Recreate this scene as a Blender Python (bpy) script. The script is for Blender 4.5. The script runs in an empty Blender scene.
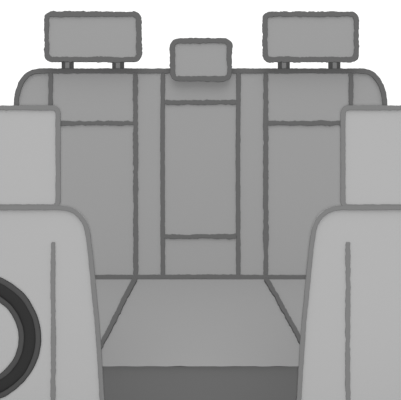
import bpy, math, random
from mathutils import Vector, noise
R = math.radians
SC = bpy.context.scene
COL = SC.collection

# ------------------------------------------------------------ camera, sky, added fill lights, exposure
ELEV = R(20)                      # the camera looks down at the seats, square to the reclined backrests
FPX = 1710.0
SEAT = Vector((0, 0, .42))        # where the rear backrest meets its cushion
D = Vector((0, math.cos(ELEV), -math.sin(ELEV)))
UP = Vector((0, math.sin(ELEV), math.cos(ELEV)))
X = Vector((1, 0, 0))
AIM = SEAT + UP * .27
EYE = AIM - D * 6.0
cam = bpy.data.cameras.new('camera'); co = bpy.data.objects.new('camera', cam); COL.objects.link(co)
co.location = EYE; co.rotation_euler = (R(90) - ELEV, 0, 0)
cam.sensor_width = 36; cam.lens = 36 * FPX / 401; cam.clip_end = 100
SC.camera = co

w = bpy.data.worlds.new('white_sky'); SC.world = w; w.use_nodes = True
w.node_tree.nodes['Background'].inputs[0].default_value = (1, 1, 1, 1)
w.node_tree.nodes['Background'].inputs[1].default_value = 1.15
def lamp(name, kind, loc, energy, direction=None, **k):
    l = bpy.data.lights.new(name, kind); l.energy = energy
    for a, b in k.items(): setattr(l, a, b)
    o = bpy.data.objects.new(name, l); COL.objects.link(o); o.location = loc
    if direction: o.rotation_euler = Vector(direction).to_track_quat('-Z', 'Y').to_euler()
    return o
FLASH, HIGH = 1500, 3.2
lamp('camera_fill', 'POINT', EYE, FLASH, shadow_soft_size=.05)  # added fill light at the camera, keeps its cast shadows out of view
lamp('overhead_fill', 'SUN', (0, -1, 4), HIGH, (0, .26, -1), angle=R(60))  # added soft fill from above, evens the cushion with the backrest
SC.view_settings.view_transform = 'Standard'; SC.view_settings.look = 'None'
SC.view_settings.exposure = 0; SC.view_settings.gamma = 1; SC.view_settings.use_curve_mapping = False

# ------------------------------------------------------------ materials
def mat(name, g, rough=.9):
    m = bpy.data.materials.new(name); m.use_nodes = True; nt = m.node_tree
    b = nt.nodes['Principled BSDF']; b.inputs['Roughness'].default_value = rough
    b.inputs['Specular IOR Level'].default_value = 0
    tc = nt.nodes.new('ShaderNodeTexCoord'); n = nt.nodes.new('ShaderNodeTexNoise'); n.inputs['Scale'].default_value = 220
    r = nt.nodes.new('ShaderNodeValToRGB')
    for e, s in zip(r.color_ramp.elements, (.994, 1.006)): e.color = (g * s, g * s, g * s, 1)
    nt.links.new(tc.outputs['Object'], n.inputs['Vector']); nt.links.new(n.outputs['Fac'], r.inputs[0])
    nt.links.new(r.outputs[0], b.inputs['Base Color'])
    return m
M = dict(
    grey=mat('mid_grey_upholstery', .129), dark=mat('dark_grey_piping', .0535),
    light=mat('light_grey_upholstery', .1455), edge=mat('grey_piping', .0705),
    black=mat('black_leather', .010), trim=mat('charcoal_trim', .022),
    base=mat('dark_grey_carpet', .078))

# ------------------------------------------------------------ planes and outlines
class Plane:
    """A flat face of a seat: square to the line of sight, through point o."""
    def __init__(s, o): s.o = Vector(o)
    def uv(s, px, py):
        ray = D + X * ((px - 200.5) / FPX) + UP * ((200 - py) / FPX)
        return (s.o - EYE).dot(D) * ray + EYE
    def at(s, px, py, n=0.0): return s.uv(px, py) - D * n
    def k(s): return (s.o - EYE).dot(D) / FPX          # metres per pixel

def densify(pts, closed, step=1.5):
    out = []; n = len(pts)
    for i in range(n if closed else n - 1):
        a, b = Vector(pts[i]), Vector(pts[(i + 1) % n]); m = max(1, round((b - a).length / step))
        out += [a.lerp(b, j / m) for j in range(m)]
    if not closed: out.append(Vector(pts[-1]))
    return out
def rrect(x0, y0, x1, y1, r, n=7):
    out = []
    for cx, cy, a0 in ((x1 - r, y0 + r, -90), (x1 - r, y1 - r, 0), (x0 + r, y1 - r, 90), (x0 + r, y0 + r, 180)):
        for i in range(n + 1):
            a = R(a0 + 90 * i / n); out.append((cx + r * math.cos(a), cy + r * math.sin(a)))
    return out
def smooth(pts, it=2):
    for _ in range(it):
        q = [pts[0]]
        for a, b in zip(pts, pts[1:]):
            q += [(a[0] * .75 + b[0] * .25, a[1] * .75 + b[1] * .25), (a[0] * .25 + b[0] * .75, a[1] * .25 + b[1] * .75)]
        pts = q + [pts[-1]]
    return pts

def put(name, verts, faces, m, parent=None, smooth_faces=False, mats=None, idx=None):
    me = bpy.data.meshes.new(name)
    org = parent['_org'] if parent is not None else (0, 0, 0)
    me.from_pydata([tuple(Vector(v) - Vector(org)) for v in verts], [], faces); me.update()
    import bmesh
    bm = bmesh.new(); bm.from_mesh(me); bmesh.ops.recalc_face_normals(bm, faces=bm.faces)
    bm.to_mesh(me); bm.free()
    for mm in (mats or [m]): me.materials.append(mm)
    if idx:
        for f, i in zip(me.polygons, idx): f.material_index = i
    for f in me.polygons: f.use_smooth = smooth_faces
    o = bpy.data.objects.new(name, me); COL.objects.link(o)
    if parent is not None: o.parent = parent
    o['_org'] = tuple(org)
    return o
def thing(name, loc, label, cat, group=None):
    o = bpy.data.objects.new(name, None); COL.objects.link(o); o.location = loc; o['_org'] = tuple(loc)
    o.empty_display_size = .1
    o['label'] = label; o['category'] = cat
    if group: o['group'] = group
    return o

SEED = [0]
def strip(name, pts, wd, m, parent, pos, k, closed=False, n0=0.0, n1=.02, rough=.45):
    """raised piping along pts; the rim of the cord wanders a little like hand sewn work"""
    SEED[0] += 17.3; sd = SEED[0]
    P = densify(pts, closed); N = len(P); V = []; F = []
    for i, p in enumerate(P):
        a = P[(i - 1) % N] if closed or i > 0 else p
        b = P[(i + 1) % N] if closed or i < N - 1 else p
        t = (b - a).normalized(); q = Vector((-t.y, t.x))
        def wob(s):
            f = .8 * noise.noise((i * .9, sd, s)) + .8 * noise.noise((i * .28, sd, s + 5)) + .5 * noise.noise((i * .07, sd, 9))
            return f * rough * 1.6
        l = wd / 2 + wob(1.5); r = wd / 2 + wob(7.7)
        e = 0.35
        if not closed and (i == 0 or i == N - 1): l *= .75; r *= .75
        for off, nn in ((l - .3, n0), (l - .05, n1 - .002), (l - e, n1), (-r + e, n1), (-r + .05, n1 - .002), (-r + .3, n0)):
            V.append(pos(p.x + q.x * off, p.y + q.y * off, nn))
    c = 6
    for i in range(N if closed else N - 1):
        j = (i + 1) % N
        for s in range(c):
            F.append((i * c + s, i * c + (s + 1) % c, j * c + (s + 1) % c, j * c + s))
    if not closed: F += [tuple(range(c)), tuple(range((N - 1) * c, N * c))[::-1]]
    return put(name, V, F, m, parent)

def slab(name, pts, m, parent, pl, front, back, bev=.006, taper=.0, crown=0.0):
    """an upholstered block with outline pts, softly bevelled front and a back drawn in by taper (pixels)"""
    n = len(pts); cx = (min(p[0] for p in pts) + max(p[0] for p in pts)) / 2; cy = (min(p[1] for p in pts) + max(p[1] for p in pts)) / 2
    hw = max(p[0] for p in pts) - cx; hh = max(p[1] for p in pts) - cy
    def ring(ins, nn): return [pl.at(cx + (p[0] - cx) * (1 - ins / hw), cy + (p[1] - cy) * (1 - ins / hh), nn) for p in pts]
    b = bev / pl.k()
    T = front - back
    rings = [ring(b, front), ring(b * .3, front - bev * .3), ring(0, front - bev), ring(taper * .25, front - T * .45),
             ring(taper * .7, front - T * .8), ring(taper * 1.6 + .5, back + T * .03), ring(taper * 2.6 + 1.5, back)]
    if crown: rings.insert(0, ring(min(hw, hh) * .45, front + crown))
    V = [v for r in rings for v in r]; F = []
    for q in range(len(rings) - 1):
        for i in range(n):
            j = (i + 1) % n; F.append((q * n + i, q * n + j, (q + 1) * n + j, (q + 1) * n + i))
    F += [tuple(range(n)), tuple(range((len(rings) - 1) * n, len(rings) * n))]
    return put(name, V, F, m, parent)

# ------------------------------------------------------------ floor
def box(x0, x1, y0, y1, z0, z1):
    V = [(x, y, z) for x in (x0, x1) for y in (y0, y1) for z in (z0, z1)]
    return V, [(0, 1, 3, 2), (4, 6, 7, 5), (0, 4, 5, 1), (2, 3, 7, 6), (0, 2, 6, 4), (1, 5, 7, 3)]
fl = put('floor', *box(-1.0, 1.0, -2.35, .2, -.03, 0), M['base']); fl['kind'] = 'structure'

# ------------------------------------------------------------ rear bench seat
rear = thing('rear_seat', (0, 0, 0), 'mid grey rear bench seat with dark piping and three headrests, behind both front seats', 'car seat')
BP = Plane(SEAT)
sil = [(16, 281), (15.2, 180), (15.6, 110), (16.2, 98), (18.2, 89), (22, 80.8), (27.5, 74.5), (33, 71.9), (41, 71.15)]
sil = smooth(sil, 2)
sil_full = sil + [(401 - x, y) for x, y in reversed(sil)]
back = slab('backrest', sil_full, M['grey'], rear, BP, .006, -.15, bev=.004, taper=5)
g = .3
def panel(nm, x0, y0, x1, y1):
    p = slab(nm, rrect(x0 + g, y0 + g, x1 - g, y1 - g, 2), M['grey'], back, BP, .010, -.01, bev=.004); return p
panel('backrest_panel', 51, 71.5, 135.5, 123); panel('backrest_panel', 265.8, 71.5, 350.5, 123)
panel('backrest_panel', 51, 123, 135.5, 276); panel('backrest_panel', 265.8, 123, 350.5, 276)
panel('bolster_panel', 135.5, 71.5, 163, 276); panel('bolster_panel', 238.3, 71.5, 265.8, 276)
panel('centre_panel', 163, 71.5, 238.3, 102.5); panel('armrest', 163, 102.5, 238.3, 236.5); panel('centre_panel', 163, 236.5, 238.3, 276)
def seam(pts, wd=4.8, rough=.4, n1=.016):
    return strip('piping', pts, wd, M['dark'], back, BP.at, BP.k(), n0=-.005, n1=n1, rough=rough)
seam([(p[0] + (.6 if p[0] < 200 else -.6), p[1]) for p in sil_full], 5.2, .25, n1=.016)
seam([(51, 73), (51, 274)], 4.6); seam([(350.6, 73), (350.6, 274)], 4.6)
seam([(135.6, 73), (136, 275)], 4.8, .5); seam([(265.6, 73), (265.6, 275)], 4.8, .5)
seam([(163, 73), (162.6, 160), (163, 275)], 4.5, .25); seam([(238.5, 73), (237.8, 160), (238.2, 275)], 4.5, .25)
seam([(53, 123.3), (134, 123.3)], 4.7, .6); seam([(267.5, 123.3), (349, 123.3)], 4.7, .6)
seam([(164.8, 102.6), (236.5, 102.6)], 4.6, .6); seam([(164.8, 236.4), (236.5, 236.4)], 4.6, .6)

# cushion: a long curve from the backrest down to the rolled front edge
CD, DROP = .56, .135
def csec(t): return Vector((0, -CD * t, SEAT.z - DROP * t ** 1.35))
def cush(x, t, n=0.0):
    a, b = csec(max(0, t - .01)), csec(min(1, t + .01)); tg = (b - a).normalized()
    nn = Vector((0, tg.z, -tg.y)); nn = nn if nn.z > 0 else -nn
    p = csec(t) + nn * n; p.x = x; return p
def proj(p):
    v = p - EYE; z = v.dot(D); return 200.5 + FPX * v.x / z, 200 - FPX * v.dot(UP) / z
lo, hi = .02, .4                                    # depth of the roll so that the front edge sits right
for _ in range(40):
    DROP = (lo + hi) / 2
    if proj(csec(1))[1] < 366.3: lo = DROP
    else: hi = DROP
print('DROP', DROP)
def cpx(px, py, n=0.0):
    a, b = -.03, 1.03
    for _ in range(30):
        m_ = (a + b) / 2
        if proj(csec(m_) if 0 <= m_ <= 1 else csec(0) + (csec(.02) - csec(0)) * m_ * 50)[1] < py: a = m_
        else: b = m_
    t = max(0, min(1, a)); q = csec(t); z = (q - EYE).dot(D)
    return cush((px - 200.5) * z / FPX, t, n)
HW = .66
V = []; F = []
NT, NX = 28, 60
SEED[0] += 1
for i in range(NT + 1):
    for j in range(NX + 1):
        x = -HW + 2 * HW * j / NX; t = i / NT
        p = cush(x, t)
        if i == NT: p.z += .0025 * noise.noise((x * 22, 3, 1))
        V.append(p)
W_ = NX + 1; nt_ = len(V)
for i in range(NT):
    for j in range(NX): F.append((i * W_ + j, i * W_ + j + 1, (i + 1) * W_ + j + 1, (i + 1) * W_ + j))
bz = csec(1).z
for i in range(NT + 1):
    for j in (0, NX):
        V.append(Vector((V[i * W_ + j].x, V[i * W_ + j].y + (.03 if i == NT else 0), bz - .004)))
for i in range(NT):
    a = nt_ + 2 * i
    F += [(i * W_, (i + 1) * W_, a + 2, a), (i * W_ + NX, a + 1, a + 3, (i + 1) * W_ + NX), (a, a + 2, a + 3, a + 1)]
F.append(tuple([NT * W_ + j for j in range(NX + 1)] + [nt_ + 2 * NT + 1, nt_ + 2 * NT]))
F.append(tuple([j for j in range(NX + 1)] + [nt_ + 1, nt_]))
cu = put('seat_cushion', V, F, M['grey'], rear)
for f in cu.data.polygons:
    if f.index < NT * NX: f.use_smooth = True
cu.data.set_sharp_from_angle(angle=R(35))
def cseam(pts, wd=4.6, rough=.4): strip('piping', pts, wd, M['dark'], cu, cpx, .0035, n0=-.004, n1=.007, rough=rough)
cseam([(135.5, 279), (126, 296.5), (117, 315), (107, 335), (93, 361)])
cseam([(265.5, 279), (276, 296.5), (285, 313), (295, 331), (310, 361)])
strip('piping', [(17, 276.9), (100, 277.2), (200, 276.6), (300, 277.4), (384, 277)], 4.9, M['dark'], cu, BP.at, .0035, n0=-.005, n1=.019, rough=.35)
put('seat_base', *box(-.64, .64, csec(1).y + .012, .1, 0, bz - .001), M['base'], rear)

# rear headrests
def headrest(x0, y0, x1, y1, posts, nf=.05, bk=-.06, r=7):
    HP = Plane(SEAT - D * (nf + .003)); bk -= nf
    h = slab('headrest', rrect(x0, y0, x1, y1, r), M['grey'], rear, HP, 0, bk, bev=.004, taper=2.0)
    strip('piping', rrect(x0 + 2, y0 + 2, x1 - 2, y1 - 2, r - 1.5), 5.4, M['dark'], h, HP.at, HP.k(), closed=True, n0=-.012, n1=.006, rough=.55)
    for p in posts:
        V = []; F = []; ix = []
        for a, b, nn, mi in ((p - 6, p - 1.5, .016, 1), (p - 2.1, p + 2.1, .026, 0), (p + 1.5, p + 6, .016, 1)):
            o = len(V)
            for x in (a, b):
                for y in (y1 - 3, 71):
                    for n in (nn - .016, nn): V.append(BP.at(x, y, n - .022))
            F += [tuple(o + q for q in f) for f in ((0, 1, 3, 2), (4, 6, 7, 5), (0, 4, 5, 1), (2, 3, 7, 6), (0, 2, 6, 4), (1, 5, 7, 3))]
            ix += [mi] * 6
        put('headrest_post', V, F, None, h, mats=[M['grey'], M['dark']], idx=ix)
    return h
headrest(44.7, 12.2, 141.2, 61.6, (67.4, 118))
headrest(262.8, 12.2, 358.4, 61.6, (284, 334.6))
headrest(170.6, 38.8, 231.6, 81, (), nf=.032, bk=-.004, r=7.5)

# ------------------------------------------------------------ front seats
FO = Vector((0, -1.0, .42))
FP = Plane(FO)
def front_seat(mir, label):
    f = (lambda x: 401 - x) if mir else (lambda x: x)
    c = 13.0
    fx = Vector(FP.uv(f(c), 300)).x
    root = thing('front_seat', (fx, -1.0, 0), label, 'car seat', 'light grey front seats')
    side = [(102.3, 408), (102.2, 400), (98.3, 334), (95, 300), (91.8, 266), (88.9, 240), (87.2, 229), (83.3, 220), (77, 212.8), (69, 208.8), (60, 207.8), (50, 207.8)]
    side = [side[0], side[1]] + smooth(side[1:], 2)[1:]
    out = side + [(2 * c - x, y) for x, y in reversed(side)]
    o2 = [(f(x), y) for x, y in out]
    cxm = f(c)
    b = slab('backrest', [(x + (2.0 if x > cxm else -2.0), y - 1.5) for x, y in o2], M['light'], root, FP, .0, -.12, bev=.004, taper=4)
    S = lambda nm, pts, wd, par, **k: strip(nm, [(f(x), y) for x, y in pts], wd, M['edge'], par, FP.at, FP.k(), **k)
    S('piping', out, 4.8, b, n0=-.006, n1=.008, rough=.22)
    for s in (53.3, 2 * c - 53.3):
        S('seam', [(s, 242), (s - .3, 290), (s + .2, 340), (s - .1, 404)], 4.7, b, n0=-.004, n1=.006, rough=.42)
    h = slab('headrest', [(f(x), y) for x, y in rrect(2 * c - 60, 105.9, 60, 208, 6.5)], M['light'], root, FP, .0, -.11, bev=.004, taper=3)
    S('piping', rrect(2 * c - 58.1, 107.9, 58.1, 206.8, 5.5), 5, h, closed=True, n0=-.006, n1=.0065, rough=.25)
    # cushion below the picture's lower edge
    hw = .27; zt = .405
    V = []; F = []
    prof = [(.08, .25), (.08, zt), (-.1, zt), (-.3, zt + .005), (-.42, zt), (-.48, zt - .03), (-.5, .33), (-.48, .25)]
    xs = [-hw, -hw + .02, hw - .02, hw]
    for k, x in enumerate(xs):
        ins = .012 if k in (0, 3) else 0
        for y, z in prof: V.append((fx + x, -1.03 + y, z - (ins if z > .3 else 0)))
    n = len(prof)
    for k in range(3):
        for i in range(n):
            j = (i + 1) % n; F.append((k * n + i, k * n + j, (k + 1) * n + j, (k + 1) * n + i))
    F += [tuple(range(n)), tuple(range(3 * n, 4 * n))]
    put('seat_cushion', V, F, M['light'], root)
    put('seat_base', *box(fx - .22, fx + .22, -1.45, -.98, 0, .25), M['base'], root)
    return root
front_seat(False, 'light grey front seat at left, behind the black steering wheel')
front_seat(True, 'light grey front seat at right, with no steering wheel before it')

# ------------------------------------------------------------ steering wheel
WD = 4.4; KW = WD / FPX
WC = EYE + D * WD + X * ((-24.1 - 200.5) * KW) + UP * ((200 - 337.8) * KW)
wheel = thing('steering_wheel', (WC.x, WC.y - .5, 0), 'black round steering wheel with charcoal edges in front of the left seat', 'steering wheel')
def torus(name, rad, sw, st, m, parent, seed, wob=.5):
    V = []; F = []; n, c = 120, 14
    for i in range(n):
        a = 2 * math.pi * i / n; dr = Vector((math.cos(a), math.sin(a)))
        r0 = rad + wob * noise.noise((dr.x * 3, dr.y * 3, seed)) * 1.3
        s0 = sw + wob * noise.noise((dr.x * 8, dr.y * 8, seed + 4)) * .8
        for k in range(c):
            b = 2 * math.pi * k / c; cb, sb = math.cos(b), math.sin(b)
            cb = math.copysign(abs(cb) ** .55, cb); sb = math.copysign(abs(sb) ** .4, sb); r = (r0 + s0 * cb) * KW
            V.append(WC + X * (dr.x * r) + UP * (dr.y * r) - D * (st * sb))
    for i in range(n):
        for k in range(c):
            F.append((i * c + k, i * c + (k + 1) % c, (i + 1) % n * c + (k + 1) % c, (i + 1) % n * c + k))
    return put(name, V, F, m, parent, True)
rim = torus('rim', 54.3, 6.1, .016, M['black'], wheel, 2)
torus('rim_edge', 62.1, 3.1, .012, M['trim'], rim, 9); torus('rim_edge', 46.0, 3.1, .012, M['trim'], rim, 15)
def cyl(name, a, b, ra, rb, m, parent, n=28):
    a, b = Vector(a), Vector(b); ax = (b - a).normalized(); u = ax.cross(X).normalized() if abs(ax.dot(X)) < .9 else ax.cross(UP).normalized(); v = ax.cross(u)
    rings = [(a, ra * .85), (a + ax * ra * .12, ra), (b - ax * rb * .12, rb), (b, rb * .85)]
    V = [p + u * (r * math.cos(2 * math.pi * i / n)) + v * (r * math.sin(2 * math.pi * i / n)) for p, r in rings for i in range(n)]
    F = [(q * n + i, q * n + (i + 1) % n, (q + 1) * n + (i + 1) % n, (q + 1) * n + i) for q in range(3) for i in range(n)]
    F += [tuple(range(n)), tuple(range(3 * n, 4 * n))]
    return put(name, V, F, m, parent)
cyl('hub', WC - D * .03, WC + D * .025, .036, .042, M['black'], wheel)
for s in (1, -1):
    a, b = WC + UP * (s * .03), WC + UP * (s * .13)
    V = []
    for p, hw in ((a, .022), (b, .016)):
        for xx in (-hw, hw):
            for n in (-.007, .007): V.append(p + X * xx + D * n)
    put('spoke', V, [(0, 1, 3, 2), (4, 6, 7, 5), (0, 4, 5, 1), (2, 3, 7, 6), (0, 2, 6, 4), (1, 5, 7, 3)], M['trim'], wheel)
foot = Vector((WC.x, WC.y - .5, .0))
cyl('steering_column', WC - D * .02, foot + Vector((0, 0, .02)), .028, .034, M['trim'], wheel)
cyl('column_foot', foot, foot + Vector((0, 0, .03)), .07, .06, M['trim'], wheel)

for o in COL.objects:
    if '_org' in o: del o['_org']
